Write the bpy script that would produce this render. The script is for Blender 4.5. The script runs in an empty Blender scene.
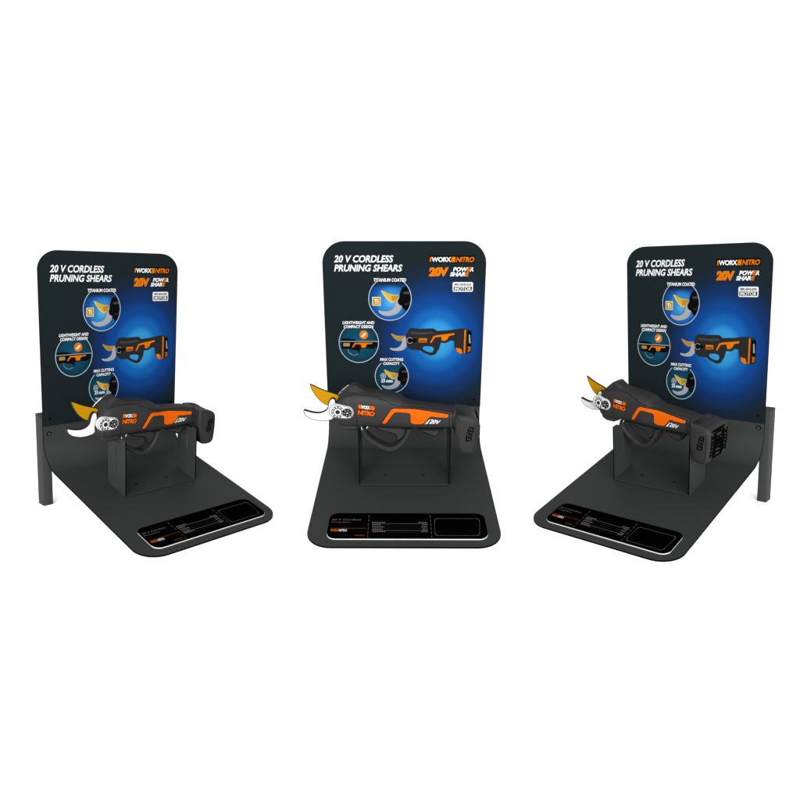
import bpy, bmesh, math, random
from mathutils import Vector, Matrix
from mathutils.geometry import tessellate_polygon

# ------------------------------------------------------------------ camera, light, exposure
SC = bpy.context.scene
COL = SC.collection
U = 0.3                                    # one stand-width unit in metres
FOCAL_PX, CAM_Y, CAM_Z, PITCH, CAM_X = 651.918, -4.587, 1.394, 0.178, -0.029
cd = bpy.data.cameras.new('camera')
cd.sensor_fit = 'HORIZONTAL'; cd.sensor_width = 36.0
cd.lens = 36.0 * FOCAL_PX / 800.0
cd.clip_start = 0.02; cd.clip_end = 400.0
cam = bpy.data.objects.new('camera', cd); COL.objects.link(cam)
cam.location = (CAM_X * U, CAM_Y * U, CAM_Z * U)
cam.rotation_euler = (math.pi / 2 - PITCH, 0, 0)
SC.camera = cam

world = bpy.data.worlds.new('World'); SC.world = world
world.use_nodes = True
bg = world.node_tree.nodes['Background']
bg.inputs['Color'].default_value = (1, 1, 1, 1)
bg.inputs['Strength'].default_value = 0.52

def area(name, loc, target, size, power, col=(1, 1, 1)):
    l = bpy.data.lights.new(name, 'AREA'); l.shape = 'RECTANGLE'; l.size = size[0]; l.size_y = size[1]; l.energy = power; l.color = col
    o = bpy.data.objects.new(name, l); COL.objects.link(o)
    o.location = loc
    o.rotation_euler = (Vector(target) - Vector(loc)).to_track_quat('-Z', 'Y').to_euler()
    return o
area('front_softbox', (0, -3.6, 0.85), (0, 0, 0.15), (4.5, 1.2), 232)

SC.view_settings.view_transform = 'Standard'
SC.view_settings.look = 'None'
SC.view_settings.exposure = 1.25
SC.view_settings.gamma = 1.0
SC.render.film_transparent = False
SC.cycles.max_bounces = 6

# ------------------------------------------------------------------ materials
GAIN = 4.4                                 # light level of the white studio relative to a white of 1
def lin(c):
    c /= 255.0
    return c / 12.92 if c <= 0.04045 else ((c + 0.055) / 1.055) ** 2.4
def alb(r, g, b, k=1.0):
    return tuple(min(0.9, lin(v) / GAIN * k) for v in (r, g, b)) + (1,)
MATS = {}
def mat(name, rgb, rough=0.6, spec=0.06, metal=0.0, noise=0.0, nscale=60, bump=0.0):
    m = bpy.data.materials.new(name); m.use_nodes = True
    nt = m.node_tree; b = nt.nodes['Principled BSDF']
    b.inputs['Roughness'].default_value = rough
    b.inputs['Specular IOR Level'].default_value = spec
    b.inputs['Metallic'].default_value = metal
    b.inputs['Base Color'].default_value = rgb
    if noise or bump:
        tc = nt.nodes.new('ShaderNodeTexCoord'); nz = nt.nodes.new('ShaderNodeTexNoise')
        nz.inputs['Scale'].default_value = nscale; nz.inputs['Detail'].default_value = 4
        nt.links.new(tc.outputs['Object'], nz.inputs['Vector'])
        if noise:
            mx = nt.nodes.new('ShaderNodeMix'); mx.data_type = 'RGBA'
            mx.inputs['A'].default_value = tuple(v * (1 - noise) for v in rgb[:3]) + (1,)
            mx.inputs['B'].default_value = tuple(min(1, v * (1 + noise)) for v in rgb[:3]) + (1,)
            nt.links.new(nz.outputs['Fac'], mx.inputs['Factor'])
            nt.links.new(mx.outputs['Result'], b.inputs['Base Color'])
        if bump:
            bp = nt.nodes.new('ShaderNodeBump'); bp.inputs['Strength'].default_value = bump
            bp.inputs['Distance'].default_value = 0.0004
            nt.links.new(nz.outputs['Fac'], bp.inputs['Height'])
            nt.links.new(bp.outputs['Normal'], b.inputs['Normal'])
    MATS[name] = m
    return m
mat('backdrop_white', (0.88, 0.88, 0.88, 1), 0.8, 0.0)
mat('powder_coat', alb(65, 68, 66), 0.6, 0.05, noise=0.06, nscale=900, bump=0.15)
mat('post_coat', alb(72, 74, 72), 0.6, 0.05, noise=0.06, nscale=900, bump=0.15)
mat('seam_black', alb(14, 15, 15), 0.7, 0.0)
mat('plastic', alb(57, 56, 56), 0.55, 0.06, noise=0.05, nscale=700, bump=0.12)
mat('plastic_dark', alb(44, 44, 44), 0.55, 0.06)
mat('orange', alb(252, 110, 14), 0.5, 0.01)
mat('orange_print', alb(240, 126, 10), 0.6, 0.0)
mat('gold', alb(213, 153, 8), 0.5, 0.01, noise=0.05, nscale=150)
mat('white_metal', (0.27, 0.27, 0.27, 1), 0.45, 0.1)
mat('rim_grey', alb(40, 40, 40), 0.5, 0.05)
mat('ring_grey', alb(84, 84, 84), 0.5, 0.05)
mat('label_black', alb(5, 4, 4), 0.6, 0.0)
mat('label_edge', (0.24, 0.24, 0.24, 1), 0.4, 0.0)
mat('print_white', (0.24, 0.24, 0.24, 1), 0.7, 0.0)
mat('print_grey', alb(170, 170, 170), 0.7, 0.0)
mat('print_faint', alb(120, 118, 116), 0.7, 0.0)
mat('print_dim', alb(48, 46, 45), 0.7, 0.0)
mat('print_orange_dim', alb(150, 72, 20), 0.7, 0.0)
mat('print_dark', alb(30, 32, 33), 0.7, 0.0)
mat('print_body', alb(46, 46, 46), 0.7, 0.0)
mat('print_body_light', alb(72, 72, 72), 0.7, 0.0)
mat('print_black', alb(16, 17, 18), 0.7, 0.0)
mat('print_gold', alb(222, 182, 72), 0.7, 0.0)
mat('print_gold_deep', alb(196, 142, 48), 0.7, 0.0)
mat('print_gold_pale', alb(240, 220, 140), 0.7, 0.0)
mat('print_bronze', alb(178, 142, 72), 0.7, 0.0)
mat('print_steel', alb(176, 178, 184), 0.7, 0.0)
mat('print_ring', alb(196, 214, 226), 0.7, 0.0)
mat('poster_edge', alb(44, 34, 44), 0.7, 0.0)

def gradient(name, centre, radii, stops, fade=None):
    """printed radial gradient, laid out in the print's own UV sheet"""
    m = bpy.data.materials.new(name); m.use_nodes = True
    nt = m.node_tree; b = nt.nodes['Principled BSDF']
    b.inputs['Roughness'].default_value = 0.65; b.inputs['Specular IOR Level'].default_value = 0.0
    uv = nt.nodes.new('ShaderNodeUVMap'); uv.uv_map = 'UVMap'
    mp = nt.nodes.new('ShaderNodeMapping'); mp.vector_type = 'POINT'
    mp.inputs['Location'].default_value = (-centre[0] / radii[0], -centre[1] / radii[1], 0)
    mp.inputs['Scale'].default_value = (1 / radii[0], 1 / radii[1], 1)
    ln = nt.nodes.new('ShaderNodeVectorMath'); ln.operation = 'LENGTH'
    rp = nt.nodes.new('ShaderNodeValToRGB'); cr = rp.color_ramp; cr.interpolation = 'EASE'
    while len(cr.elements) < len(stops): cr.elements.new(0.5)
    for e, (p, c) in zip(cr.elements, stops):
        e.position = p; e.color = alb(*c)
    nt.links.new(uv.outputs['UV'], mp.inputs['Vector']); nt.links.new(mp.outputs['Vector'], ln.inputs[0])
    nt.links.new(ln.outputs['Value'], rp.inputs['Fac']); nt.links.new(rp.outputs['Color'], b.inputs['Base Color'])
    if fade:                                     # printed fade towards a dark band at the top of the picture
        sp = nt.nodes.new('ShaderNodeSeparateXYZ'); mr = nt.nodes.new('ShaderNodeMapRange'); mr.interpolation_type = 'SMOOTHSTEP'
        mr.inputs['From Min'].default_value = fade[0]; mr.inputs['From Max'].default_value = fade[1]
        mx = nt.nodes.new('ShaderNodeMix'); mx.data_type = 'RGBA'; mx.inputs['B'].default_value = alb(*fade[2])
        nt.links.new(uv.outputs['UV'], sp.inputs[0]); nt.links.new(sp.outputs['Y'], mr.inputs['Value'])
        nt.links.new(mr.outputs['Result'], mx.inputs['Factor']); nt.links.new(rp.outputs['Color'], mx.inputs['A'])
        nt.links.new(mx.outputs['Result'], b.inputs['Base Color'])
    MATS[name] = m
    return m

# ------------------------------------------------------------------ mesh helpers
class MB:
    """collects faces, then links them as ONE mesh object"""
    def __init__(self): self.v = []; self.f = []; self.m = []; self.uv = {}
    def face(self, pts, m, uvs=None):
        b = len(self.v); self.v += [tuple(p) for p in pts]
        if uvs:
            for i, q in enumerate(uvs): self.uv[b + i] = q
        self.f.append(list(range(b, b + len(pts)))); self.m.append(m)
    def mesh(self, vs, fs, m, uvs=None):
        b = len(self.v); self.v += [tuple(p) for p in vs]
        if uvs:
            for i, q in enumerate(uvs): self.uv[b + i] = q
        for k, f in enumerate(fs):
            self.f.append([i + b for i in f]); self.m.append(m[k] if isinstance(m, list) else m)
    def box(self, x0, x1, y0, y1, z0, z1, m):
        vs = [(x, y, z) for x in (x0, x1) for y in (y0, y1) for z in (z0, z1)]
        self.mesh(vs, [(0, 1, 3, 2), (4, 6, 7, 5), (0, 4, 5, 1), (2, 3, 7, 6), (0, 2, 6, 4), (1, 5, 7, 3)], m)
    def build(self, name, parent=None, xf=None, smooth=35, weld=True):
        names = sorted(set(self.m)); idx = {n: i for i, n in enumerate(names)}
        vs = [tuple(xf(p)) if xf else p for p in self.v]
        me = bpy.data.meshes.new(name); me.from_pydata(vs, [], self.f)
        for n in names: me.materials.append(MATS[n])
        for p, n in zip(me.polygons, self.m): p.material_index = idx[n]
        if self.uv:
            ul = me.uv_layers.new(name='UVMap')
            for lp in me.loops: ul.data[lp.index].uv = self.uv.get(lp.vertex_index, (0, 0))
        bm = bmesh.new(); bm.from_mesh(me)
        if weld: bmesh.ops.remove_doubles(bm, verts=bm.verts, dist=1e-6)
        bmesh.ops.recalc_face_normals(bm, faces=bm.faces)
        bm.to_mesh(me); bm.free()
        if smooth:
            me.shade_smooth(); me.set_sharp_from_angle(angle=math.radians(smooth))
        o = bpy.data.objects.new(name, me); COL.objects.link(o)
        if parent: o.parent = parent
        return o

def area2(p): return 0.5 * sum(p[i][0] * p[(i + 1) % len(p)][1] - p[(i + 1) % len(p)][0] * p[i][1] for i in range(len(p)))
def offset(p, d):
    """offset a closed polygon outwards by d (inwards when negative)"""
    s = 1 if area2(p) > 0 else -1; out = []; n = len(p)
    for i in range(n):
        a = Vector(p[i - 1]); b = Vector(p[i]); c = Vector(p[(i + 1) % n])
        e1 = (b - a).normalized(); e2 = (c - b).normalized()
        n1 = Vector((e1.y, -e1.x)) * s; n2 = Vector((e2.y, -e2.x)) * s
        h = n1 + n2
        if h.length < 1e-6: h = n1
        h.normalize(); k = max(0.45, h.dot(n1))
        out.append(tuple(b + h * d / k))
    return out
def tess(p): return [tuple(t) for t in tessellate_polygon([[Vector((x, y, 0)) for x, y in p]])]
def smooth_poly(p, it=1, closed=True):
    """Chaikin corner cutting"""
    for _ in range(it):
        q = []; n = len(p)
        if not closed: q.append(p[0])
        for i in range(n if closed else n - 1):
            a, b = p[i], p[(i + 1) % n]
            q += [(a[0] * .75 + b[0] * .25, a[1] * .75 + b[1] * .25), (a[0] * .25 + b[0] * .75, a[1] * .25 + b[1] * .75)]
        if not closed: q.append(p[-1])
        p = q
    return p
def rrect(x0, x1, y0, y1, r, seg=8):
    out = []
    for cx, cy, a in ((x1 - r, y1 - r, 0), (x0 + r, y1 - r, 90), (x0 + r, y0 + r, 180), (x1 - r, y0 + r, 270)):
        for k in range(seg + 1):
            t = math.radians(a + 90 * k / seg); out.append((cx + r * math.cos(t), cy + r * math.sin(t)))
    return out
def disc(cx, cy, rx, ry=None, n=36): return [(cx + rx * math.cos(2 * math.pi * k / n), cy + (ry or rx) * math.sin(2 * math.pi * k / n)) for k in range(n)]
def interp(tab, x):
    if x <= tab[0][0]: return tab[0][1]
    for (a, b), (c, d) in zip(tab, tab[1:]):
        if x <= c: return b + (d - b) * (x - a) / (c - a)
    return tab[-1][1]
def resample(p, n):
    L = [0]
    for a, b in zip(p, p[1:]): L.append(L[-1] + math.dist(a, b))
    out = []
    for k in range(n):
        t = L[-1] * k / (n - 1)
        i = max(j for j in range(len(L) - 1) if L[j] <= t + 1e-12)
        u = (t - L[i]) / max(1e-12, L[i + 1] - L[i]); out.append(tuple(a + (b - a) * u for a, b in zip(p[i], p[i + 1])))
    return out

_tc = {}; _tw = {}
def text_mesh(s, shear=0.0, bold=0.0, spacing=1.0):
    key = (s, shear, bold, spacing)
    if key in _tc: return _tc[key]
    cu = bpy.data.curves.new('lettering', 'FONT'); cu.body = s; cu.shear = shear; cu.offset = bold; cu.space_character = spacing
    cu.resolution_u = 3; cu.fill_mode = 'FRONT'
    o = bpy.data.objects.new('lettering', cu); COL.objects.link(o)
    bpy.context.view_layer.update()
    me = bpy.data.meshes.new_from_object(o.evaluated_get(bpy.context.evaluated_depsgraph_get()))
    vs = [(v.co.x, v.co.y) for v in me.vertices]; fs = [tuple(p.vertices) for p in me.polygons]
    bpy.data.objects.remove(o); bpy.data.curves.remove(cu); bpy.data.meshes.remove(me)
    x0 = min(v[0] for v in vs); x1 = max(v[0] for v in vs); y0 = min(v[1] for v in vs); y1 = max(v[1] for v in vs)
    vs = [((x - x0) / (x1 - x0), (y - y0) / (y1 - y0)) for x, y in vs]
    _tc[key] = (vs, fs); _tw[key] = x1 - x0
    return vs, fs

def homography(src, dst):
    """3x3 map taking four points to four points"""
    A = []; B = []
    for (x, y), (u, v) in zip(src, dst):
        A.append([x, y, 1, 0, 0, 0, -u * x, -u * y]); B.append(u)
        A.append([0, 0, 0, x, y, 1, -v * x, -v * y]); B.append(v)
    n = 8
    M = [r + [b] for r, b in zip(A, B)]
    for i in range(n):
        p = max(range(i, n), key=lambda r: abs(M[r][i])); M[i], M[p] = M[p], M[i]
        for r in range(n):
            if r != i:
                k = M[r][i] / M[i][i]
                M[r] = [a - k * b for a, b in zip(M[r], M[i])]
    h = [M[i][n] / M[i][i] for i in range(n)] + [1]
    return lambda x, y: ((h[0] * x + h[1] * y + h[2]) / (h[6] * x + h[7] * y + 1), (h[3] * x + h[4] * y + h[5]) / (h[6] * x + h[7] * y + 1))

class Print:
    """flat printed artwork: shapes given on the artwork's own sheet, placed by `put(u, v, layer)`"""
    def __init__(self, sheet, put): self.sheet = sheet; self.put = put
    def poly(self, mb, p, m, layer=1, uvs=None):
        q = [self.sheet(*a) for a in p]
        mb.mesh([self.put(u, v, layer) for u, v in q], tess(p), m, q)
    def ring(self, mb, cx, cy, r, w, m, layer, a0=0, a1=360, n=60):
        o = []; i = []
        for k in range(n + 1):
            t = math.radians(a0 + (a1 - a0) * k / n); c, s = math.cos(t), math.sin(t)
            o.append((cx + (r + w / 2) * c, cy - (r + w / 2) * s)); i.append((cx + (r - w / 2) * c, cy - (r - w / 2) * s))
        for k in range(n):
            mb.face([self.put(*self.sheet(*a), layer) for a in (o[k], o[k + 1], i[k + 1], i[k])], m)
    def line(self, mb, a, b, w, m, layer, dash=None):
        d = Vector((b[0] - a[0], b[1] - a[1])); L = d.length; d /= L; n = Vector((-d.y, d.x)) * w / 2
        t = 0
        while t < L - 1e-6:
            e = min(L, t + (dash[0] if dash else L))
            p, q = Vector(a) + d * t, Vector(a) + d * e
            mb.face([self.put(*self.sheet(*s), layer) for s in (p + n, q + n, q - n, p - n)], m)
            t = e + (dash[1] if dash else 1)
    def text(self, mb, s, x0, x1, y0, y1, m, layer=1, shear=0.0, bold=0.0, spacing=1.0, accent=None):
        vs, fs = text_mesh(s, shear, bold, spacing)
        if accent:                               # one letter of the word in a second colour
            text_mesh(accent[0], shear, bold, spacing); text_mesh(accent[1], shear, bold, spacing)
            W_ = _tw[(s, shear, bold, spacing)]
            a, b = _tw[(accent[0], shear, bold, spacing)] / W_, _tw[(accent[1], shear, bold, spacing)] / W_
            sk = shear * 0.2
            def pick(f):
                u = sum(vs[i][0] for i in f) / len(f) - sk * (sum(vs[i][1] for i in f) / len(f) - 1)
                return accent[2] if a - .005 < u <= b + .06 and u < (b + .025 if b < .97 else 2) else m
            m = [pick(f) for f in fs]
        mb.mesh([self.put(*self.sheet(x0 + (x1 - x0) * u, y1 + (y0 - y1) * v), layer) for u, v in vs], fs, m)

# artwork sheets: corners of the printed poster and of the information plate on their own drawing grid
POSTER = homography([(321.9, 241.2), (486.5, 241.2), (325.9, 406), (482.7, 406)], [(0, 1), (1, 1), (0, 0), (1, 0)])
PLATE = homography([(331, 514.7), (484.8, 514.7), (325.3, 541.2), (489.2, 541.2)], [(0, 1), (1, 1), (0, 0), (1, 0)])
def uvp(x, y): return POSTER(x, y)
gc = POSTER(437, 338)
gradient('poster_glow', gc, (0.48, 0.50), [(0.0, (84, 184, 238)), (0.17, (56, 158, 224)), (0.30, (27, 108, 190)), (0.46, (22, 74, 150)), (0.64, (25, 54, 104)), (0.80, (29, 45, 64)), (0.95, (33, 42, 45))])
c1 = POSTER(391, 300)
gradient('print_circle_blue', c1, (0.15, 0.15), [(0.0, (96, 186, 236)), (0.4, (52, 140, 214)), (0.75, (24, 84, 160)), (1.0, (18, 50, 104))], (POSTER(390, 288)[1], POSTER(390, 281)[1], (29, 38, 42)))
c2 = POSTER(358, 341)
gradient('print_circle_teal', c2, (0.14, 0.14), [(0.0, (26, 92, 132)), (0.5, (22, 74, 100)), (1.0, (20, 52, 62))])
c3 = POSTER(391, 375)
gradient('print_circle_deep', c3, (0.12, 0.12), [(0.0, (24, 92, 128)), (0.5, (20, 72, 98)), (1.0, (18, 56, 72))])

def tag(o, label=None, cat=None, group=None, kind=None):
    if label: o['label'] = label
    if cat: o['category'] = cat
    if group: o['group'] = group
    if kind: o['kind'] = kind
    return o

# ------------------------------------------------------------------ setting: one white studio floor
fl = MB(); fl.face([(-150, -150, -0.0036), (150, -150, -0.0036), (150, 150, -0.0036), (-150, 150, -0.0036)], 'backdrop_white')
tag(fl.build('floor', smooth=0), kind='structure')

# ------------------------------------------------------------------ display stand
LEAN = math.radians(9.262077)
def make_stand(label, x, y, z, yaw, sc, W, H, D, hp, s, zb, zt, pw, pd, bxl, bxr, bf, bb, post_out=0.0):
    root = bpy.data.objects.new('display_stand', None); COL.objects.link(root)
    root.location = (x * U, y * U, 0); root.rotation_euler = (0, 0, yaw); root.empty_display_size = 0.05
    tag(root, label, 'display stand', 'display stands in a row')
    R = Matrix.Rotation(LEAN, 3, 'X')
    def xf(p):                                   # (across, forward, up) of the stand -> root space
        q = R @ Vector((p[0], -p[1], p[2])) * sc
        return Vector((q.x, q.y, q.z + z)) * U
    w = W / 2
    base = lambda F: -s * F
    bd = Vector((1, -s)).normalized()            # base direction in (F, Z)
    bn = Vector((s, 1)).normalized()
    # --- bent sheet: panel, bend and base from one piece of steel
    r = 0.19; ang = math.pi / 2 + math.atan(s)   # turn of the bend
    ang = math.pi - (math.pi / 2 + math.atan(s)) # exterior turn
    tl = r * math.tan((math.pi / 2 - math.atan(s)) / 2)
    prof = []                                    # (F, Z, normal, distance-to-end, end radius)
    rc_t, rc_b = 0.135 * W, 0.145
    T = 0.011
    n = 14
    for k in range(n + 1):                       # rounded top corners
        a = math.pi / 2 * k / n
        prof.append((0, H - rc_t * (1 - math.cos(a)) if k else H, (1, 0), w - rc_t + rc_t * math.sin(a)))
    prof.append((0, tl, (1, 0), w))
    c = Vector((r, tl)); turn = math.pi / 2 - math.atan(s)
    for k in range(1, 25):
        a = math.pi + turn * k / 24
        P = c + Vector((math.cos(a), math.sin(a))) * r
        prof.append((P.x, P.y, (-math.cos(a), -math.sin(a)), w))
    for k in range(n + 1):
        a = math.pi / 2 * (1 - k / n)
        F = D - rc_b + rc_b * math.cos(a)
        prof.append((F, base(F), (bn.x, bn.y), w - rc_b + rc_b * math.sin(a)))
    mb = MB(); vs = []; fs = []
    for F, Z, nn, hw in prof:
        vs += [(-hw, F, Z), (hw, F, Z), (-hw, F - nn[0] * T, Z - nn[1] * T), (hw, F - nn[0] * T, Z - nn[1] * T)]
    N = len(prof)
    for i in range(N - 1):
        a, b = 4 * i, 4 * (i + 1)
        fs += [(a, a + 1, b + 1, b), (a + 2, b + 2, b + 3, a + 3), (a, b, b + 2, a + 2), (a + 1, a + 3, b + 3, b + 1)]
    ms = ['powder_coat', 'powder_coat', 'seam_black', 'seam_black'] * (N - 1) + ['seam_black', 'seam_black']
    fs += [(0, 2, 3, 1), (4 * N - 4, 4 * N - 3, 4 * N - 1, 4 * N - 2)]
    mb.mesh(vs, fs, ms)
    sheet = mb.build('bent_sheet', root, xf)
    # rivets on the sheet under the poster
    for sx in (-1, 1):
        mb = MB(); cx, cz = sx * w * 0.925, 0.2105
        p = disc(cx, cz, 0.016, n=20); q = disc(cx, cz, 0.010, n=20)
        for k in range(20):
            a, b = p[k], p[(k + 1) % 20]; e, f = q[k], q[(k + 1) % 20]
            mb.face([(a[0], 0.001, a[1]), (b[0], 0.001, b[1]), (f[0], 0.006, f[1]), (e[0], 0.006, e[1])], 'seam_black')
        mb.face([(a[0], 0.006, a[1]) for a in q], 'post_coat')
        mb.build('rivet', sheet, xf)
    # --- poster
    mb = MB(); y0, y1 = 0.002, 0.010
    pr = []
    for k in range(13): pr.append((math.pi / 2 * k / 12))
    wp = w + 0.001; rc = rc_t
    out = [(-wp, hp), (wp, hp)] + [(wp - rc + rc * math.cos(a), H + 0.001 - rc + rc * math.sin(a)) for a in pr] + [(-wp + rc - rc * math.sin(a), H + 0.001 - rc + rc * math.cos(a)) for a in pr]
    uvn = lambda X, Z: ((X + w) / W, (Z - hp) / (H - hp))
    mb.mesh([(a, y1, b) for a, b in out], tess(out), 'poster_glow', [uvn(a, b) for a, b in out])
    mb.mesh([(a, y0, b) for a, b in out], tess(out), 'poster_edge')
    for i in range(len(out)):
        a, b = out[i], out[(i + 1) % len(out)]
        mb.face([(a[0], y0, a[1]), (b[0], y0, b[1]), (b[0], y1, b[1]), (a[0], y1, a[1])], 'poster_edge')
    poster = mb.build('poster', root, xf, smooth=0, weld=False)
    P = Print(POSTER, lambda u, v, l: (-w + W * u, y1 + 0.0012 * l, hp + (H - hp) * v))
    def part(name, fn, parent=poster):
        m = MB(); fn(m); return m.build(name, parent, xf, smooth=0, weld=False)
    def f(m):
        P.text(m, '20 V CORDLESS', 334, 393.4, 254.6, 261.6, 'print_white', 1, 0.22, 0.026)
        P.text(m, 'PRUNING SHEARS', 334, 402.4, 263.6, 270.4, 'print_white', 1, 0.22, 0.026)
    part('headline', f)
    def f(m):
        P.poly(m, [(428.6, 255.0), (474.6, 255.0), (474.6, 261.9), (428.6, 261.9)], 'print_black', 1)
        P.poly(m, [(429.8, 256.4), (431.8, 256.4), (430.9, 261.0), (429.6, 261.0)], 'orange_print', 2)
        P.text(m, 'WORX', 431.6, 451.0, 256.3, 261.1, 'print_white', 3, 0.05, 0.035, 0.95)
        P.poly(m, [(451.6, 256.2), (455.6, 256.2), (455.0, 261.2), (451.0, 261.2)], 'orange_print', 2)
        P.text(m, 'NITRO', 455.8, 474.0, 256.2, 261.2, 'orange_print', 3, 0.25, 0.03, 0.95)
    part('maker_logo', f)
    def f(m):
        P.text(m, '20V', 428.8, 448.8, 266.2, 275.2, 'orange_print', 1, 0.08, 0.075, 0.95)
        P.text(m, 'POWER', 453.0, 473.6, 266.2, 270.4, 'print_white', 1, 0.2, 0.045, 0.98, ('POW', 'POWE', 'orange_print'))
        P.text(m, 'SHARE', 450.0, 469.2, 271.0, 275.2, 'print_white', 1, 0.2, 0.045, 0.98, ('SHAR', 'SHARE', 'orange_print'))
    part('battery_system_logo', f)
    def f(m):
        P.poly(m, rrect(452.8, 473.2, 280.8, 290.2, 1.4), 'print_white', 1)
        P.text(m, 'BRUSHLESS', 454.8, 471.6, 281.9, 284.2, 'print_dark', 2, 0, 0.03)
        P.poly(m, [(453.8, 285.2), (472.2, 285.2), (472.2, 289.2), (453.8, 289.2)], 'print_body', 2)
        P.text(m, 'MOTOR', 455.0, 471.4, 285.6, 288.9, 'print_white', 3, 0, 0.02)
    part('motor_badge', f)
    def jaws(m, cx, cy, k, icon):
        """cropped print of the shear's jaws, drawn about a circle centre"""
        q = lambda pts: [(cx + a * k, cy + b * k) for a, b in pts]
        dark = [(10.5, -8.5), (13, -12), (17.5, -12.5), (20.3, -6), (21, 0), (20.3, 6), (17, 13), (12, 8), (10, 3), (9.5, -3)]
        P.poly(m, q(smooth_poly(dark)), 'print_black', 3)
        P.poly(m, q([(13, -6.5), (20.3, -8), (20.6, -5), (14, -5)]), 'print_body_light', 4)
        P.poly(m, q([(12, 4.5), (20.8, 2), (20.6, 4.5), (12.5, 6.2)]), 'print_body_light', 4)
        gold = [(-9.4, -8.8), (-6, -8), (-2, -5.8), (3, -4.6), (8.8, -4.3), (9.2, -2), (6, 1.5), (4.6, 3.8), (1, 3.2), (-3, .4), (-6.5, -4)]
        P.poly(m, q(smooth_poly(gold)), 'print_gold', 5)
        P.poly(m, q([(-9.4, -8.8), (-8, -8.2), (-4.5, -2.6), (0, 1.6), (4.6, 3.8), (1, 3.2), (-3, .4), (-6.5, -4)]), 'print_gold_pale', 6)
        P.poly(m, q([(1, -3), (8.4, -4), (8.6, -2), (5, 1.4), (2.4, 1.6)]), 'print_gold_deep', 6)
        steel = [(-12.2, 10.4), (-8, 12), (-2.4, 12), (2, 10.6), (4.6, 7.6), (5.4, 3.4), (7.8, -1.4), (11, -.5), (12, 4), (11.8, 9), (9, 13), (4, 15.6), (-1.6, 16.8), (-7, 16), (-11, 13.6)]
        P.poly(m, q(smooth_poly(steel)), 'print_steel', 7)
        P.poly(m, q(disc(12, 2.2, 4.2, n=24)), 'print_black', 8)
        P.poly(m, q([(15, .5), (19, -.5), (19.4, 4.6), (15, 4)]), 'print_black', 8)
    def f(m):
        cx, cy, r_ = 390, 296.8, 21.4
        P.poly(m, disc(cx, cy, r_, n=48), 'print_circle_blue', 1)
        jaws(m, cx, cy + .6, 1.0, 0)
        P.ring(m, cx, cy, r_, 0.7, 'print_ring', 10, -232, 52)
        P.poly(m, rrect(372, 380.8, 295, 303.8, 1), 'print_gold_pale', 9)
        P.poly(m, rrect(373, 379.8, 296, 302.8, .6), 'print_gold_deep', 10)
        P.text(m, 'Ti', 374.2, 378.4, 297.2, 301.8, 'print_white', 11, 0, 0.03)
        P.text(m, 'TITANIUM COATED', 373.6, 406.2, 276.7, 280.1, 'print_white', 11, 0.1, 0.03)
    part('feature_picture', f)
    def f(m):
        cx, cy, r_ = 358.3, 340.6, 20.0
        P.poly(m, disc(cx, cy, r_, n=48), 'print_circle_teal', 1)
        body = [(340.6, 337), (347, 336.6), (355, 338), (359, 340), (373, 340.2), (377, 341), (377.4, 345), (372, 347), (363, 346.6), (359.5, 347.4), (358.5, 352), (357, 349), (349, 347.6), (341, 347)]
        P.poly(m, body, 'print_black', 2)
        P.poly(m, rrect(342.4, 349, 341.2, 344.6, .5), 'print_bronze', 3)
        P.poly(m, [(351.2, 345.6), (354, 341), (372.2, 341), (371.6, 342.2), (366.6, 342.4), (365, 345.8), (361, 346), (360, 342.6), (355, 342.4), (352.4, 345.8)], 'orange_print', 3)
        for a, b in zip([(347.4, 347.6), (347.6, 350), (350, 352.4), (354, 353.6)], [(347.6, 350), (350, 352.4), (354, 353.6), (357.4, 352.2)]): P.line(m, a, b, .6, 'print_steel', 3, (1.2, .8))
        P.line(m, (339, 339.6), (378, 339.6), .45, 'print_ring', 3)
        P.poly(m, disc(363.3, 333, 4.4, n=28), 'orange_print', 3)
        P.poly(m, [(360.8, 335), (361.4, 333.4), (363, 332.6), (363.4, 331.4), (365.6, 331), (365.2, 333), (363.8, 333.6), (363.2, 334.8)], 'print_white', 4)
        P.ring(m, cx, cy, r_, 0.7, 'print_ring', 10, -228, 48)
        P.text(m, 'LIGHTWEIGHT AND', 342.0, 374.2, 319.0, 322.0, 'print_white', 11, 0.1, 0.03)
        P.text(m, 'COMPACT DESIGN', 343.2, 373.2, 323.0, 326.0, 'print_white', 11, 0.1, 0.03)
    part('feature_picture', f)
    def f(m):
        cx, cy, r_ = 391.7, 374.6, 17.0
        P.poly(m, disc(cx, cy, r_, n=48), 'print_circle_deep', 1)
        jaws(m, cx - .8, cy + .4, .8, 1)
        P.ring(m, cx, cy, r_, 0.7, 'print_ring', 10, -232, 52)
        P.poly(m, disc(383, 374.6, 3.0, n=24), 'print_steel', 3); P.ring(m, 383, 374.6, 1.7, .5, 'print_circle_teal', 4, n=20)
        P.text(m, '25', 380.8, 384.9, 377.4, 381.0, 'print_white', 9, 0, 0.03)
        P.text(m, 'mm', 386.0, 392.6, 378.6, 381.0, 'print_white', 9, 0, 0.04)
        P.text(m, 'MAX CUTTING', 379.8, 403.4, 356.0, 359.0, 'print_white', 11, 0.1, 0.03)
        P.text(m, 'CAPACITY', 383.0, 400.0, 360.2, 363.0, 'print_white', 11, 0.1, 0.03)
    part('feature_picture', f)
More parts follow.
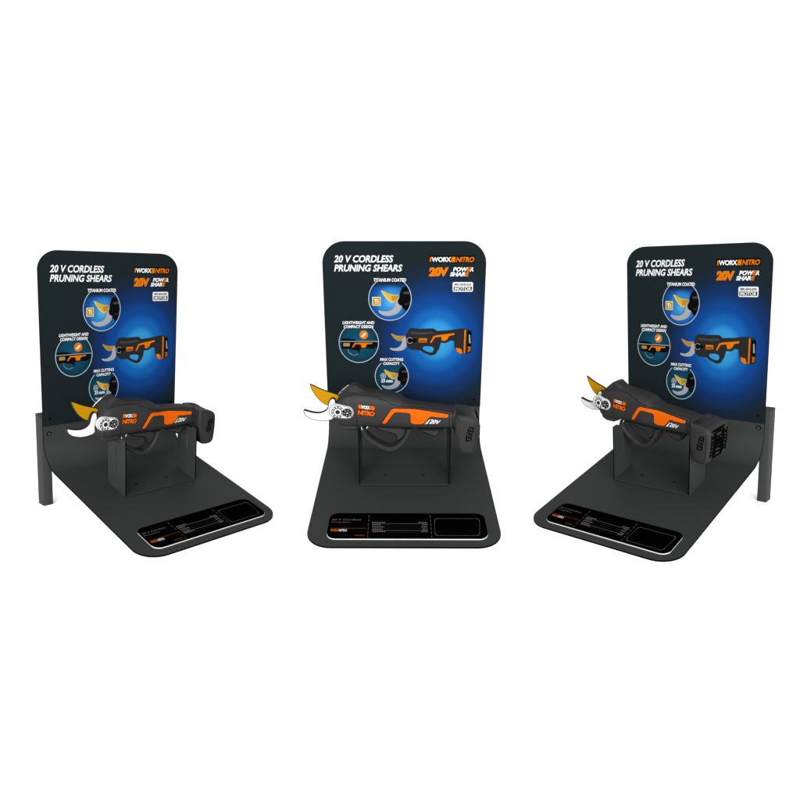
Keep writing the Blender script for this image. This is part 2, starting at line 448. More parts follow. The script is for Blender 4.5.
    def f(m):
        k = 95 / 800.0
        q = lambda pts: [(385 + a * k, 310 + b * k) for a, b in pts]
        P.poly(m, q(smooth_poly([(45, 178), (75, 192), (120, 205), (172, 200), (178, 215), (150, 240), (120, 250), (90, 235), (62, 210)])), 'print_bronze', 2)
        P.poly(m, q(smooth_poly([(40, 302), (75, 310), (115, 300), (140, 275), (148, 225), (170, 210), (185, 230), (188, 290), (160, 322), (110, 332), (60, 325), (42, 315)])), 'print_steel', 3)
        P.poly(m, q(([(180, 185), (205, 145), (225, 135), (290, 142), (410, 138), (445, 160), (540, 155), (640, 140), (650, 240), (600, 250), (560, 240), (520, 262), (475, 262), (462, 310), (430, 360), (390, 370), (330, 345), (300, 325), (230, 322), (185, 290), (180, 240)])), 'print_body', 4)
        P.poly(m, q(smooth_poly([(322, 290), (400, 290), (420, 315), (400, 345), (360, 335), (322, 318)])), 'poster_glow', 5)
        P.poly(m, q([(215, 168), (300, 172), (400, 168), (425, 180), (330, 190), (225, 186)]), 'print_body_light', 5)
        P.poly(m, q(disc(215, 240, 34, n=24)), 'print_black', 5); P.ring(m, *q([(212, 240)])[0], 3.0, .5, 'print_steel', 6, 30, 330, n=24); P.poly(m, q([(240, 225), (268, 228), (268, 252), (240, 256)]), 'print_black', 6)
        P.poly(m, q([(288, 222), (358, 222), (358, 256), (288, 258)]), 'orange_print', 5)
        P.text(m, 'NITRO', *[385 + a * k for a in (292, 354)], *[310 + a * k for a in (236, 254)], 'print_body', 6, .2, .03)
        P.poly(m, q([(382, 260), (412, 205), (440, 196), (590, 178), (592, 192), (548, 202), (530, 232), (508, 245), (485, 243), (478, 208), (425, 216), (395, 262)]), 'orange_print', 5)
        P.poly(m, q(smooth_poly([(622, 140), (690, 140), (735, 160), (742, 200), (735, 340), (700, 352), (655, 352), (610, 330), (588, 280), (600, 200)])), 'print_body', 6)
        P.poly(m, q([(606, 300), (650, 310), (662, 350), (640, 350), (612, 330)]), 'orange_print', 7)
        P.poly(m, q([(676, 150), (690, 150), (684, 348), (672, 348)]), 'orange_print', 7)
        P.poly(m, q(rrect(700, 736, 160, 340, 8)), 'print_black', 7)
        P.text(m, '20V', *[385 + a * k for a in (706, 732)], *[310 + a * k for a in (290, 335)], 'orange_print', 8, 0, .03)
        P.poly(m, q([(714, 190), (724, 190), (730, 262), (716, 262)]), 'print_grey', 8)
    part('product_picture', f)
    for sx in (-1, 1):                           # little fixings through the poster's lower corners
        m = MB(); cx, cz = sx * w * 0.915, hp + 0.05
        pp = disc(cx, cz, 0.008, n=16); m.mesh([(a, y1 + 0.003, b) for a, b in pp] + [(a, y1, b) for a, b in pp], [tuple(range(16))] + [(i, (i + 1) % 16, 16 + (i + 1) % 16, 16 + i) for i in range(16)], 'seam_black')
        m.build('fixing', poster, xf)
        m = MB(); cx, cz = sx * w * 0.835, hp + 0.057
        for k in range(16):
            a, b = 2 * math.pi * k / 16, 2 * math.pi * (k + 1) / 16
            m.face([(cx + rr * math.cos(t), y1 + 0.0015, cz + rr * math.sin(t)) for rr, t in ((.016, a), (.016, b), (.012, b), (.012, a))], 'poster_edge')
        m.build('fixing', poster, xf, smooth=0)
    # --- rear posts, cut level with the floor
    sa, ca = math.sin(LEAN), math.cos(LEAN)
    for sx in (-1, 1):
        mb = MB(); xo = sx * (w + post_out); xi = xo - sx * (pw + 0.004)
        prf = rrect(min(xo, xi), max(xo, xi), -T - 0.002 - pd, -T - 0.002, 0.006, 3)
        vs = []
        for a, F in prf:
            zl = ((-0.0036 / U - z) / sc + sa * F) / ca
            vs += [(a, F, zl), (a, F, zt)]
        nv = len(prf)
        mb.mesh(vs, [(2 * i, 2 * ((i + 1) % nv), 2 * ((i + 1) % nv) + 1, 2 * i + 1) for i in range(nv)] + [tuple(2 * i for i in range(nv)), tuple(2 * i + 1 for i in range(nv))], 'post_coat')
        mb.build('rear_post', root, xf, smooth=20)
    # --- U bracket that carries the shears
    zt_b = 0.345; t = 0.007
    br = MB()
    br.mesh([(a, F, base(F) + h) for h in (0.001, t) for a in (bxl, bxr) for F in (bb, bf)], [(0, 1, 3, 2), (4, 6, 7, 5), (0, 4, 5, 1), (2, 3, 7, 6), (0, 2, 6, 4), (1, 5, 7, 3)], 'powder_coat')
    fm = (bf + bb) / 2; sw = 0.006
    for xa, xb in ((bxl, bxl + t), (bxr - t, bxr)):
        ho, s0, s1 = zt_b, 0.095, 0.285
        top = [(bb, ho), (fm - 0.075, ho), (fm - 0.045, ho - 0.014), (fm + 0.045, ho - 0.014), (fm + 0.075, ho), (bf, ho)]
        bot = lambda F: base(F) + t
        cols = [bb, fm - 0.075, fm - 0.045, fm - sw, fm + sw, fm + 0.045, fm + 0.075, bf]
        topz = lambda F: interp(top, F)
        for i in range(len(cols) - 1):
            a, b = cols[i], cols[i + 1]
            slot = (i == 3)
            spans = [(bot, lambda F: s0), (lambda F: s1, topz)] if slot else [(bot, topz)]
            for lo, hi in spans:
                br.mesh([(x_, F, g(F)) for x_ in (xa, xb) for F, g in ((a, lo), (b, lo), (b, hi), (a, hi))], [(0, 1, 2, 3), (4, 7, 6, 5), (3, 2, 6, 7), (0, 4, 5, 1)] + ([(0, 3, 7, 4)] if i in (0,) else []) + ([(1, 5, 6, 2)] if i == len(cols) - 2 else []), ['powder_coat'] * 4 + ['seam_black'] * (1 if i in (0, len(cols) - 2) else 0))
            if slot:
                br.mesh([(x_, F, g) for x_ in (xa, xb) for F, g in ((a, s0), (a, s1), (b, s0), (b, s1))], [(0, 1, 5, 4), (2, 6, 7, 3)], 'powder_coat')
    # thin dark outline strips round the bracket foot and its bends
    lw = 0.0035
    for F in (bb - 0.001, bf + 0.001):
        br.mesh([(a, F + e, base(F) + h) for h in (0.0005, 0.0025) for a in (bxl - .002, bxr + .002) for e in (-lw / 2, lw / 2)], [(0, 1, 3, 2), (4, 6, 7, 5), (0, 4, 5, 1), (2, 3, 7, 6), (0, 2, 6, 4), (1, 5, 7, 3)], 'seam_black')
    bracket = br.build('bracket', root, xf, smooth=20)
    for fx in (-0.21, 0.215):
        mb = MB(); cx = fx * (bxr - bxl); cF = fm - 0.005
        n_ = 16
        ri = [(cx + rr * math.cos(2 * math.pi * k / n_), cF + rr * math.sin(2 * math.pi * k / n_), base(cF) + t + h) for rr, h in ((0.013, 0), (0.011, 0.005), (0.005, 0.0055), (0.0045, 0.002)) for k in range(n_)]
        fs = []; ms = []
        for j in range(3):
            for k in range(n_):
                fs.append((j * n_ + k, j * n_ + (k + 1) % n_, (j + 1) * n_ + (k + 1) % n_, (j + 1) * n_ + k)); ms.append('seam_black' if j != 1 else 'ring_grey')
        fs.append(tuple(3 * n_ + k for k in range(n_))); ms.append('seam_black')
        mb.mesh(ri, fs, ms); mb.build('screw', bracket, xf)
    # --- information plate on the base
    x0, x1 = -0.396 * W, 0.430 * W; F1, F0 = D - 0.062, D - 0.318
    pth = 0.0065
    pl = MB(); ro = rrect(x0, x1, F0, F1, 0.052, 8); ri = offset(ro, -0.0015)
    zz = lambda F, h: base(F) + h
    nR = len(ro)
    pl.mesh([(a, b, zz(b, pth)) for a, b in ri], tess(ri), 'label_black')
    pl.mesh([(a, b, zz(b, pth)) for a, b in ri] + [(a, b, zz(b, pth - .001)) for a, b in ro] + [(a, b, zz(b, 0.001)) for a, b in ro],
            [(i, (i + 1) % nR, nR + (i + 1) % nR, nR + i) for i in range(nR)] + [(nR + i, nR + (i + 1) % nR, 2 * nR + (i + 1) % nR, 2 * nR + i) for i in range(nR)], ['label_black' if F1 - 0.05 > ro[i][1] else 'label_edge' for i in range(nR)] * 1 + ['label_edge'] * nR)
    plate = pl.build('information_plate', root, xf, smooth=0)
    Q = Print(PLATE, lambda u, v, l: (x0 + (x1 - x0) * u, F0 + (F1 - F0) * (1 - v), zz(F0 + (F1 - F0) * (1 - v), pth + 0.0007 * l)))
    def f(m):
        Q.text(m, '20 V Cordless', 332.0, 361.5, 520.6, 522.3, 'print_faint', 1, 0.1, 0.0)
        Q.text(m, 'Pruning Shears', 331.6, 350.5, 523.4, 525.0, 'print_faint', 1, 0.1, 0.0)
    part('plate_heading', f, plate)
    def f(m):
        Q.line(m, (330.5, 530.4), (366, 530.4), .35, 'print_orange_dim', 1)
        Q.text(m, 'WORX', 330.2, 338.0, 531.2, 533.6, 'orange_print', 1, 0.1, 0.03)
        Q.text(m, 'NITRO', 338.4, 346.8, 531.2, 533.6, 'print_white', 1, 0.2, 0.03)
        Q.line(m, (354.5, 537.6), (364.5, 537.6), .8, 'print_orange_dim', 1, (2.0, .5))
    part('plate_logo', f, plate)
    rnd = random.Random(4)
    def f(m):
        for i, yy in enumerate((524.4, 526.7, 529.0, 531.4, 533.6)):
            Q.line(m, (372, yy + 1.2), (428.5, yy + 1.2), .3, 'print_faint' if i in (0, 3) else 'print_dim', 1)
            L = (13, 9, 12, 10, 13)[i]; a = 372.3
            Q.line(m, (a, yy), (a + L, yy), 1.0, 'print_faint', 2, (1.7, .6))
            Q.line(m, (427.8 - (9, 5, 6, 5, 6)[i], yy), (427.8, yy), 1.0, 'print_faint', 2, (1.5, .6))
    part('specification_table', f, plate)
    part('divider_line', lambda m: Q.line(m, (369.6, 517), (367.4, 539.4), .4, 'print_faint', 1, (2.6, 1.5)), plate)
    part('divider_line', lambda m: Q.line(m, (431.0, 517), (431.8, 539.4), .4, 'print_faint', 1, (2.6, 1.5)), plate)
    def f(m):
        rr = rrect(435.2, 480.2, 520.2, 537.6, 3.0, 5)
        for a, b in zip(rr, rr[1:] + rr[:1]): Q.line(m, a, b, .4, 'print_faint', 1, (1.1, .9))
    part('dashed_frame', f, plate)
    return root, R

STANDS = {
 'C': dict(x=0, y=0, z=0.2900, yaw=-0.006, sc=1.0, W=1.0764, H=1.3883, D=1.3163, hp=0.2478, s=0.0602, zb=-0.3118, zt=0.3288, pw=0.0569, pd=0.1057, bxl=-0.2816, bxr=0.2857, bf=0.6705, bb=0.4391),
 'L': dict(x=-1.964, y=-0.315, z=0.282, yaw=0.839, sc=0.909, W=0.9591, H=1.4472, D=1.4035, hp=0.2691, s=0.0606, zb=-0.3316, zt=0.3291, pw=0.0586, pd=0.1029, bxl=-0.2461, bxr=0.2634, bf=0.695, bb=0.4507, post_out=0.008),
 'R': dict(x=1.966, y=-0.254, z=0.297, yaw=-0.774, sc=0.935, W=0.9485, H=1.4417, D=1.4672, hp=0.2476, s=0.0576, zb=-0.3368, zt=0.3284, pw=0.055, pd=0.1076, bxl=-0.2467, bxr=0.2619, bf=0.7206, bb=0.4616, post_out=0.03),
}
LABELS = {
 'L': 'leftmost black display stand, turned to face right, with its left rear post showing',
 'C': 'middle black display stand facing straight to the front between two turned ones',
 'R': 'rightmost black display stand, turned to face left, with its right rear post showing',
}
for k in ('L', 'C', 'R'): make_stand(LABELS[k], **STANDS[k])

# ------------------------------------------------------------------ pruning shears (local: x along, d towards the viewer, z up)
TOP = [(-0.43, 0.432), (-0.42, 0.48), (-0.399, 0.52), (-0.379, 0.545), (-0.347, 0.561), (-0.3, 0.567), (-0.256, 0.566), (-0.223, 0.56), (-0.157, 0.552), (-0.085, 0.541), (-0.019, 0.521), (0.01, 0.496), (0.054, 0.482), (0.12, 0.473), (0.238, 0.459), (0.318, 0.444)]
BOT = [(-0.43, 0.372), (-0.406, 0.347), (-0.369, 0.331), (-0.294, 0.33), (-0.235, 0.336), (-0.1, 0.333), (0.048, 0.324), (0.093, 0.325), (0.241, 0.325), (0.318, 0.325)]
DEP = [(-.430, .062), (-.405, .082), (-.36, .092), (-.05, .092), (.05, .080), (.318, .078)]
EXP = 3.4
def prof(x): return interp(TOP, x), interp(BOT, x), interp(DEP, x)
def surf(x, z):
    a, b, h = prof(x); zc = (a + b) / 2; r = (a - b) / 2
    t = min(0.98, abs((z - zc) / r))
    return h * (1 - t ** EXP) ** (1 / EXP)
X0, XF, Z0 = 0.0, 0.0, 0.31
def build_shears():
    root = bpy.data.objects.new('pruning_shears', None); COL.objects.link(root); root.empty_display_size = 0.04
    xf = lambda p: Vector((p[0], -p[1], p[2] - Z0)) * U
    def drape(mb, poly, m, eps, sub=2, quad=None):
        bm = bmesh.new()
        vv = [bm.verts.new((a, 0, b)) for a, b in poly]
        for t in tess(poly):
            try: bm.faces.new([vv[i] for i in t])
            except ValueError: pass
        for _ in range(sub):
            es = [e for e in bm.edges if e.calc_length() > 0.018]
            if not es: break
            bmesh.ops.subdivide_edges(bm, edges=es, cuts=1, use_grid_fill=False)
            bmesh.ops.triangulate(bm, faces=bm.faces)
        bm.verts.index_update()
        mb.mesh([(v.co.x, surf(v.co.x, v.co.z) + eps, v.co.z) for v in bm.verts], [tuple(v.index for v in f.verts) for f in bm.faces], m)
        bm.free()
    def quad_text(mb, s, TL, TR, BR, BL, m, eps, **kw):
        vs, fs = text_mesh(s, **kw); out = []
        for u, v in vs:
            a = Vector(BL).lerp(Vector(BR), u); b = Vector(TL).lerp(Vector(TR), u); p = a.lerp(b, v)
            out.append((p.x, surf(p.x, p.y) + eps, p.y))
        mb.mesh(out, fs, m)
    def tube(mb, path, r, m, n=6):
        rings = []
        for i, p in enumerate(path):
            a = Vector(path[max(0, i - 1)]); b = Vector(path[min(len(path) - 1, i + 1)]); d = (b - a).normalized()
            s = d.cross(Vector((0, 1, 0)));
            if s.length < .1: s = d.cross(Vector((1, 0, 0)))
            s.normalize(); t = d.cross(s)
            rings.append([tuple(Vector(p) + (s * math.cos(2 * math.pi * k / n) + t * math.sin(2 * math.pi * k / n)) * r) for k in range(n)])
        vs = [v for q in rings for v in q]; fs = []
        for i in range(len(rings) - 1):
            for k in range(n): fs.append((i * n + k, i * n + (k + 1) % n, (i + 1) * n + (k + 1) % n, (i + 1) * n + k))
        fs += [tuple(range(n)), tuple((len(rings) - 1) * n + k for k in range(n))]
        mb.mesh(vs, fs, m)
    def prism(mb, poly, d0, d1, mf, ms, bev=0.0, rim=0.0, mr=None):
        """extrusion from d0 to d1 with an optional chamfer and a rim band on its front face"""
        n = len(poly); ins = offset(poly, -bev) if bev else poly
        rings = [(ins, d0), (poly, d0 + bev), (poly, d1 - bev), (ins, d1)] if bev else [(poly, d0), (poly, d1)]
        vs = [(a, d, b) for q, d in rings for a, b in q]; fs = []; m_ = []
        for j in range(len(rings) - 1):
            for i in range(n): fs.append((j * n + i, j * n + (i + 1) % n, (j + 1) * n + (i + 1) % n, (j + 1) * n + i)); m_.append(ms)
        mb.mesh(vs, fs, m_)
        front = ins
        if rim:
            inn = offset(front, -rim)
            for i in range(n):
                a, b, c_, e = front[i], front[(i + 1) % n], inn[(i + 1) % n], inn[i]
                mb.face([(a[0], d1, a[1]), (b[0], d1, b[1]), (c_[0], d1, c_[1]), (e[0], d1, e[1])], mr or ms)
            front = inn
        mb.mesh([(a, d1, b) for a, b in front], tess(front), mf)
        mb.mesh([(a, d0, b) for a, b in ins], tess(ins), mf)
    # --- body: lofted superellipse sections
    xs = sorted(set([a for a, _ in TOP] + [a for a, _ in BOT] + [-.43 + .748 * k / 60 for k in range(61)]))
    n = 40; rings = []
    def ring(x, k=1.0, zk=1.0):
        a, b, h = prof(x); zc = (a + b) / 2; r = (a - b) / 2
        out = []
        for j in range(n):
            t = 2 * math.pi * j / n; c, s = math.cos(t), math.sin(t)
            out.append((x, h * k * math.copysign(abs(c) ** (2 / EXP), c), zc + r * zk * math.copysign(abs(s) ** (2 / EXP), s)))
        return out
    rings = [[(-.437, p[1], p[2]) for p in ring(-.430, .80, .80)]] + [ring(x) for x in xs]
    mb = MB(); vs = [v for q in rings for v in q]; fs = []
    for i in range(len(rings) - 1):
        for k in range(n): fs.append((i * n + k, i * n + (k + 1) % n, (i + 1) * n + (k + 1) % n, (i + 1) * n + k))
    fs += [tuple(range(n)), tuple((len(rings) - 1) * n + k for k in range(n))]
    mb.mesh(vs, fs, 'plastic')
    # moulded lower lip of the head
    prism(mb, [(-.405, .36), (-.30, .36), (-.262, .335), (-.30, .319), (-.36, .320), (-.395, .335)], -.074, .074, 'plastic', 'plastic', .012)
    body = mb.build('body', root, xf, smooth=40)
    # crest over the head
    mb = MB(); prism(mb, [(-.392, .535), (-.352, .568), (-.318, .594), (-.290, .598), (-.262, .578), (-.235, .560), (-.28, .54)], -.058, .05, 'plastic', 'plastic', .016)
    mb.build('crest', body, xf, smooth=40)
    # parting lines moulded into the shell
    mb = MB()
    def sl(pts, n_=24, r=.0016):
        P = resample(pts, n_); tube(mb, [(a, surf(a, b), b) for a, b in P], r, 'seam_black')
    sl([(-.370, .538), (-.30, .553), (-.22, .548), (-.16, .540)])
    sl([(-.160, .541), (-.150, .527), (-.100, .517), (-.078, .497), (-.03, .485), (.02, .474), (.10, .467), (.20, .455), (.296, .441)])
    sl([(.296, .444), (.296, .38), (.298, .327)], 14, .0018)
    sl([(.275, .436), (.276, .39), (.276, .345)], 10, .0014)
    sl([(-.286, .42), (-.288, .38), (-.288, .340)], 10, .0014)
    sl([(-.24, .350), (-.1, .345), (.02, .336)], 16, .0014)
    sl([(-.415, .358), (-.37, .345), (-.31, .346), (-.30, .358)], 12, .0014)
    sl([(.05, .335), (.10, .334), (.20, .335), (.28, .338)], 14, .0014)
    mb.build('parting_line', body, xf)
    # --- trigger guard
    OUT = [(.052, .318), (.040, .290), (.024, .248), (-.010, .202), (-.045, .174), (-.080, .162), (-.112, .166), (-.165, .190), (-.221, .229), (-.256, .262), (-.272, .292), (-.274, .322)]
    INN = [(.012, .312), (.012, .290), (-.004, .258), (-.030, .222), (-.056, .202), (-.084, .193), (-.108, .197), (-.155, .220), (-.206, .256), (-.232, .282), (-.238, .302), (-.236, .322)]
    o_ = resample(smooth_poly(OUT, 2, False), 40); i_ = resample(smooth_poly(INN, 2, False), 40)
    mb = MB(); vs = []; fs = []; hd = .046; cmf = .008
    for a, b in zip(o_, i_):
        A, B = Vector(a), Vector(b); d = (B - A); L = d.length; d /= L
        for u, e in ((cmf, hd), (L - cmf, hd), (L, hd - cmf), (L, -hd + cmf), (L - cmf, -hd), (cmf, -hd), (0, -hd + cmf), (0, hd - cmf)):
            p = A + d * u; vs.append((p.x, e, p.y))
    for i in range(39):
        for k in range(8): fs.append((i * 8 + k, i * 8 + (k + 1) % 8, i * 8 + 8 + (k + 1) % 8, i * 8 + 8 + k))
    fs += [tuple(range(8)), tuple(39 * 8 + k for k in range(8))]
    mb.mesh(vs, fs, 'plastic'); mb.build('trigger_guard', root, xf, smooth=40)
    # --- trigger
    tr = smooth_poly([(-.185, .330), (-.10, .325), (.012, .318), (.012, .285), (.004, .262), (-.036, .226), (-.048, .232), (-.048, .258), (-.066, .279), (-.13, .294), (-.18, .312)], 2)
    mb = MB(); prism(mb, tr, -.026, .022, 'plastic', 'plastic_dark', .005, .0025, 'seam_black'); mb.build('trigger', root, xf, smooth=40)
    # pale spring clips at the front of the guard
    mb = MB()
    tube(mb, [(-.262, .040, .345), (-.262, .052, .335), (-.259, .050, .316)], .0028, 'white_metal')
    tube(mb, [(-.218, .040, .345), (-.224, .050, .338), (-.231, .050, .326)], .0028, 'white_metal')
    mb.build('spring_clip', root, xf)
    # --- small lever under the handle
    mb = MB(); prism(mb, [(.085, .312), (.125, .288), (.185, .266), (.205, .268), (.222, .294), (.245, .312)], -.03, .042, 'plastic', 'plastic', .008, .002, 'seam_black'); mb.build('release_lever', root, xf, smooth=40)
    # --- battery
    BAT = [(a, .306 + (b - .306) * .87) for a, b in [(.308, .452), (.345, .448), (.392, .442), (.438, .426), (.457, .390), (.457, .308), (.448, .211), (.438, .172), (.420, .160), (.38, .157), (.345, .168), (.326, .222), (.312, .290)]]
    bt = resample(smooth_poly(BAT, 1) + [smooth_poly(BAT, 1)[0]], 61)[:-1]
    mb = MB(); vs = []; fs = []
    st = [(-.118, -.020), (-.1145, -.009), (-.106, 0), (-.064, 0), (-.061, -.003), (.061, -.003), (.064, 0), (.106, 0), (.1145, -.009), (.118, -.020)]
    cx, cz = .385, .305
    for d_, sh in st:
        q = offset(bt, sh) if sh else bt
        vs += [(a, d_, b) for a, b in q]
    nb = len(bt)
    for j in range(len(st) - 1):
        for i in range(nb): fs.append((j * nb + i, j * nb + (i + 1) % nb, (j + 1) * nb + (i + 1) % nb, (j + 1) * nb + i))
    mb.mesh(vs, fs, 'plastic')
    q = offset(bt, -.020)
    mb.mesh([(a, .118, b) for a, b in q], tess(q), 'plastic'); mb.mesh([(a, -.118, b) for a, b in q], tess(q), 'plastic')
    battery = mb.build('battery', root, xf, smooth=45)
    z_ = lambda z: .306 + (z - .306) * .87
    for pts, r in ([[(.430, .117, z_(.392)), (.434, .117, z_(.31)), (.427, .117, z_(.214)), (.418, .117, z_(.190))], .0018],
                   [[(.330, .1185, z_(.43)), (.334, .1185, z_(.36)), (.330, .1185, z_(.29)), (.338, .1185, z_(.215)), (.352, .1185, z_(.182))], .0011]):
        mb = MB(); tube(mb, pts, r, 'seam_black' if r > .0015 else 'plastic_dark'); mb.build('crease_line', battery, xf)
    # dark raised marking on the battery side
    mb = MB(); rr = random.Random(3)
    def pt(u, v): return (.372 + .040 * u + .010 * v, .270 + .092 * v)
    def pos(u, v, e): a, b = pt(u, v); return (a, .118 + e, b)
    def slab(u0, u1, v0, v1, m_, e=.0025):
        c_ = [(u0, v0), (u1, v0), (u1, v1), (u0, v1)]
        mb.mesh([pos(u, v, e) for u, v in c_] + [pos(u, v, -.002) for u, v in c_], [(0, 1, 2, 3), (0, 4, 5, 1), (1, 5, 6, 2), (2, 6, 7, 3), (3, 7, 4, 0)], m_)
    for u0, u1, v0, v1 in ((.25, .95, .92, 1.0), (.8, 1.0, .62, .92), (.12, .3, .55, .9), (.42, .7, .66, .82), (.3, .95, .46, .56), (.0, .2, .05, .45), (.35, .6, .18, .38), (.72, .9, .06, .42), (.1, .7, 0, .08)):
        slab(u0, u1, v0, v1, 'seam_black')
    mb.build('side_marking', battery, xf, smooth=0)
    # ribbed back of the battery
    mb = MB()
    def bx(z): return interp([(.181, .424), (.193, .438), (.226, .448), (.308, .457), (.378, .4565), (.407, .438)], z)
    def rib(d0, d1, z0, z1, h=.005, m_='seam_black'):
        n_ = 5; vs = []; fs = []
        for k in range(n_ + 1):
            z = z0 + (z1 - z0) * k / n_
            vs += [(bx(z) + h, d0, z), (bx(z) + h, d1, z), (bx(z) - .004, d0, z), (bx(z) - .004, d1, z)]
        for k in range(n_):
            a = 4 * k; b = a + 4
            fs += [(a, b, b + 1, a + 1), (a, a + 2, b + 2, b), (a + 1, b + 1, b + 3, a + 3)]
        fs += [(0, 1, 3, 2), (4 * n_, 4 * n_ + 2, 4 * n_ + 3, 4 * n_ + 1)]
        mb.mesh(vs, fs, m_)
    fz = lambda z: .306 + (z - .306) * .87
    for d0, d1, z0, z1 in ((.055, .062, .19, .385), (.036, .042, .20, .38), (-.062, -.055, .19, .385), (-.042, -.036, .2, .38), (-.03, .03, .376, .384), (-.058, .058, .392, .398), (-.03, .03, .345, .351), (-.02, -.012, .25, .33), (.012, .02, .27, .34), (-.03, .03, .226, .234), (-.02, .02, .196, .202), (.06, .085, .36, .367), (.062, .085, .30, .307), (.062, .08, .24, .247), (-.085, -.06, .36, .367), (-.085, -.062, .30, .307), (-.08, -.062, .24, .247), (.002, .008, .29, .35), (-.01, .03, .262, .268)):
        rib(d0, d1, fz(z0), fz(z1))
    for sd in (-1, 1):                           # moulded latch pads and grip teeth
        for k in range(6): rib(min(sd * .062, sd * .092), max(sd * .062, sd * .092), .232 + .022 * k, .239 + .022 * k)
        rib(min(sd * .094, sd * .099), max(sd * .094, sd * .099), .22, .37)
    rib(-.085, .085, .385, .391); rib(-.06, .06, .205, .211)
    mb.build('ribbed_end', battery, xf, smooth=0)
    mb = MB(); prism(mb, [(.356, .186), (.384, .183), (.382, .174), (.358, .176)], .03, .09, 'plastic_dark', 'plastic_dark'); mb.build('battery_foot', battery, xf, smooth=0)
    # --- jaws
    gold = smooth_poly([(-.576, .600), (-.550, .590), (-.522, .574), (-.479, .556), (-.421, .537), (-.392, .525), (-.392, .500), (-.430, .470), (-.444, .455), (-.482, .462), (-.506, .479), (-.534, .507), (-.557, .545), (-.572, .580)], 1)
    gold = [(-.574, .600)] + gold
    gold = resample(gold + [gold[0]], 60)[:-1]
    mb = MB(); prism(mb, gold, -.006, .006, 'gold', 'rim_grey', .002, .0022, 'rim_grey'); mb.build('cutting_blade', root, xf, smooth=30)
    wh = [(-.618, .431), (-.595, .421), (-.558, .411), (-.521, .408), (-.491, .417), (-.471, .434), (-.464, .465), (-.456, .490), (-.440, .506), (-.420, .500), (-.415, .460), (-.418, .425), (-.424, .390), (-.436, .366), (-.464, .356), (-.516, .352), (-.568, .364), (-.601, .383), (-.617, .405)]
    wh = [(a, b + .012) for a, b in smooth_poly(wh, 1)]; wh = resample(wh + [wh[0]], 70)[:-1]
    mb = MB(); prism(mb, wh, .007, .030, 'white_metal', 'rim_grey', .0015, .0034, 'rim_grey'); mb.build('counter_blade', root, xf, smooth=30)
    # --- white joint plate with its two bolts
    d0, d1 = .080, .0985
    a0, a1 = Vector((-.411, .456)), Vector((-.344, .447)); R0, R1 = .0445, .0395
    pts = []
    ang = math.atan2(a1.y - a0.y, a1.x - a0.x)
    for k in range(19):
        t = ang + math.pi / 2 + math.pi * k / 18; pts.append((a0.x + R0 * math.cos(t), a0.y + R0 * math.sin(t)))
    for k in range(19):
        t = ang - math.pi / 2 + math.pi * k / 18; pts.append((a1.x + R1 * math.cos(t), a1.y + R1 * math.sin(t)))
    mb = MB(); prism(mb, pts, d0, d1, 'white_metal', 'white_metal', .002, .0035, 'rim_grey')
    jp = mb.build('joint_plate', root, xf, smooth=30)
    def bolt(c, rings_, ticks, name):
        mb = MB()
        for r0, r1, h0, h1, m_ in rings_:
            for k in range(28):
                a, b = 2 * math.pi * k / 28, 2 * math.pi * (k + 1) / 28
                mb.face([(c[0] + r0 * math.cos(a), d1 + h0, c[1] + r0 * math.sin(a)), (c[0] + r0 * math.cos(b), d1 + h0, c[1] + r0 * math.sin(b)), (c[0] + r1 * math.cos(b), d1 + h1, c[1] + r1 * math.sin(b)), (c[0] + r1 * math.cos(a), d1 + h1, c[1] + r1 * math.sin(a))], m_)
        for r0, r1, h, nt, wd, m_ in ticks:
            for k in range(nt):
                t = 2 * math.pi * k / nt + .2; dx = Vector((math.cos(t), math.sin(t))); nx = Vector((-dx.y, dx.x)) * wd
                C_ = Vector(c)
                mb.face([(p.x, d1 + h, p.y) for p in (C_ + dx * r0 - nx, C_ + dx * r1 - nx, C_ + dx * r1 + nx, C_ + dx * r0 + nx)], m_)
        mb.build(name, jp, xf, smooth=30)
    bolt((-.4, .452), [(.0385, .0345, .0006, .001, 'rim_grey'), (.0275, .0225, .001, .004, 'rim_grey'), (.0225, .0145, .004, .0045, 'white_metal'), (.0145, 0, .0046, .0046, 'plastic_dark')], [(.0275, .035, .0012, 10, .0036, 'rim_grey')], 'pivot_bolt')
    bolt((-.342, .447), [(.0285, .0255, .0006, .004, 'seam_black'), (.0255, .012, .004, .0045, 'plastic_dark'), (.012, .0095, .0045, .007, 'seam_black'), (.0095, .004, .007, .007, 'plastic_dark'), (.004, 0, .0072, .0072, 'white_metal')], [(.012, .024, .0052, 6, .0022, 'print_grey'), (.0245, .031, .0056, 7, .0022, 'seam_black')], 'drive_bolt')
    # thin pale line along the front slope of the nose
    mb = MB(); tube(mb, [(-.432, -.054, .449), (-.425, -.058, .479), (-.406, -.060, .513), (-.381, -.059, .540), (-.342, -.054, .573)], .003, 'white_metal'); mb.build('pale_nose_edge', root, xf)
    # --- orange grip inlay and lettering
    ora = [(-.133, .378), (-.120, .400), (-.080, .461), (-.068, .470), (-.054, .473), (.09, .458), (.255, .431), (.268, .428), (.271, .419), (.260, .409), (.200, .412), (.165, .417), (.152, .411), (.138, .392), (.124, .376), (.107, .367), (.062, .366), (.044, .374), (.039, .388), (.040, .424), (.034, .436), (.022, .441), (-.046, .450), (-.058, .446), (-.070, .434), (-.108, .378), (-.120, .371)]
    mb = MB(); drape(mb, offset(ora, .0032), 'seam_black', .0012, 3); mb.build('grip_inlay_gap', body, xf, smooth=60)
    mb = MB(); drape(mb, ora, 'orange', .0030, 3); mb.build('grip_inlay', root, xf, smooth=60)
    mb = MB()
    drape(mb, [(-0.2773, 0.4990), (-0.1752, 0.4884), (-0.1752, 0.4558), (-0.2773, 0.4664)], 'print_black', .0012, 3)
    drape(mb, [(-0.2755, 0.4972), (-0.2579, 0.4954), (-0.2579, 0.4699), (-0.2755, 0.4717)], 'orange', .0020, 2)
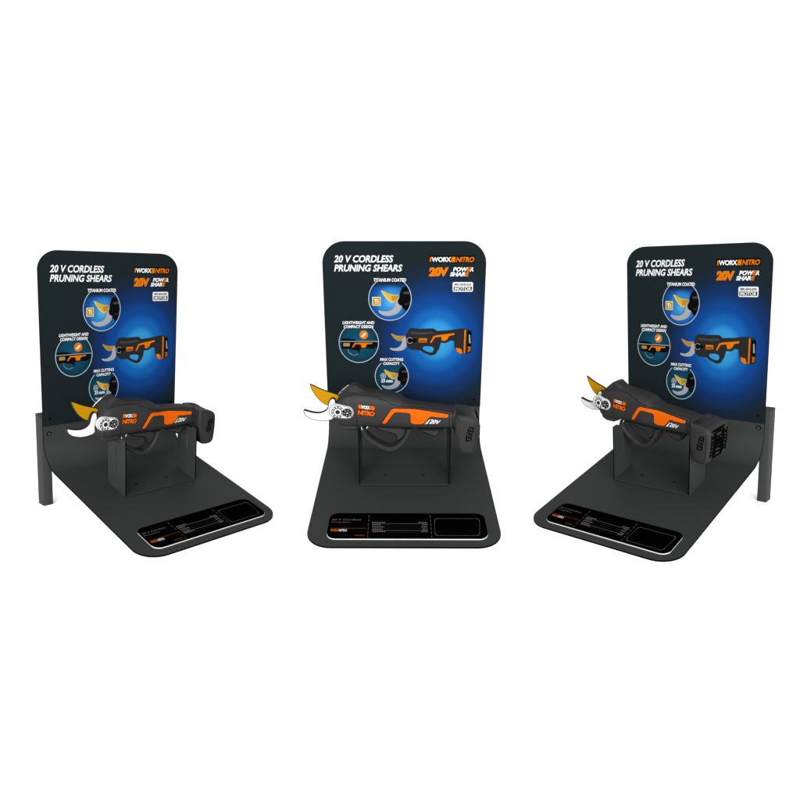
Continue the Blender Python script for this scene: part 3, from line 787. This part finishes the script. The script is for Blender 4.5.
    quad_text(mb, 'WORX', (-0.2588, 0.4946), (-0.2060, 0.4893), (-0.2060, 0.4646), (-0.2588, 0.4699), 'print_white', .0028, bold=.035, spacing=.95)
    drape(mb, [(-0.2034, 0.4893), (-0.1770, 0.4858), (-0.1770, 0.4611), (-0.2034, 0.4638)], 'orange', .0020, 2)
    drape(mb, [(-0.2808, 0.4655), (-0.1752, 0.4550), (-0.1761, 0.4206), (-0.2799, 0.4312)], 'print_black', .0014, 3)
    quad_text(mb, 'NITRO', (-0.2799, 0.4646), (-0.1770, 0.4541), (-0.1778, 0.4224), (-0.2790, 0.4330), 'orange', .0028, shear=.1, bold=.065, spacing=.93)
    mb.build('side_logo', root, xf, smooth=0)
    mb = MB()
    drape(mb, [(.126, .367), (.141, .369), (.160, .399), (.156, .399)], 'print_white', .0020, 2)
    quad_text(mb, '20V', (.160, .400), (.224, .391), (.216, .366), (.150, .370), 'print_white', .0020, shear=.2, bold=.03)
    mb.build('voltage_mark', root, xf, smooth=0)
    return root

def copy_tree(o, parent=None):
    c = o.copy(); COL.objects.link(c)
    if parent: c.parent = parent
    for ch in list(o.children): copy_tree(ch, c)
    return c
SH_LABEL = {
 'C': 'black and orange pruning shears seen square from the side on the middle stand',
 'L': 'black and orange pruning shears lying nearly level on the leftmost stand',
 'R': 'black and orange pruning shears sloping down to a ribbed battery end on the rightmost stand',
}
# per stand: stretch along the shears, shift along, centre forward, lift, how far they are turned in the bracket
SH_POS = {'C': (1.0, 0.0, 0.575, 0.0, 0.0), 'L': (0.925, -0.004, 0.575, 0.031, 2.5), 'R': (0.91, -0.017, 0.575, 0.018, -6.5)}
first = build_shears()
R3 = Matrix.Rotation(LEAN, 3, 'X')
for k in ('C', 'L', 'R'):
    o = first if k == 'C' else copy_tree(first)
    S = STANDS[k]; ax, dx, Fc, dz, turn = SH_POS[k]
    p = R3 @ Vector((dx, -Fc, Z0 + dz)) * S['sc']; p.z += S['z']
    p = Matrix.Rotation(S['yaw'], 3, 'Z') @ p
    o.location = (Vector((S['x'], S['y'], 0)) + p) * U
    o.rotation_euler = (Matrix.Rotation(S['yaw'], 3, 'Z') @ R3 @ Matrix.Rotation(math.radians(turn), 3, 'Z')).to_euler()
    o.scale = (S['sc'] * ax, S['sc'], S['sc'])
    tag(o, SH_LABEL[k], 'pruning shears', 'pruning shears on the stands')
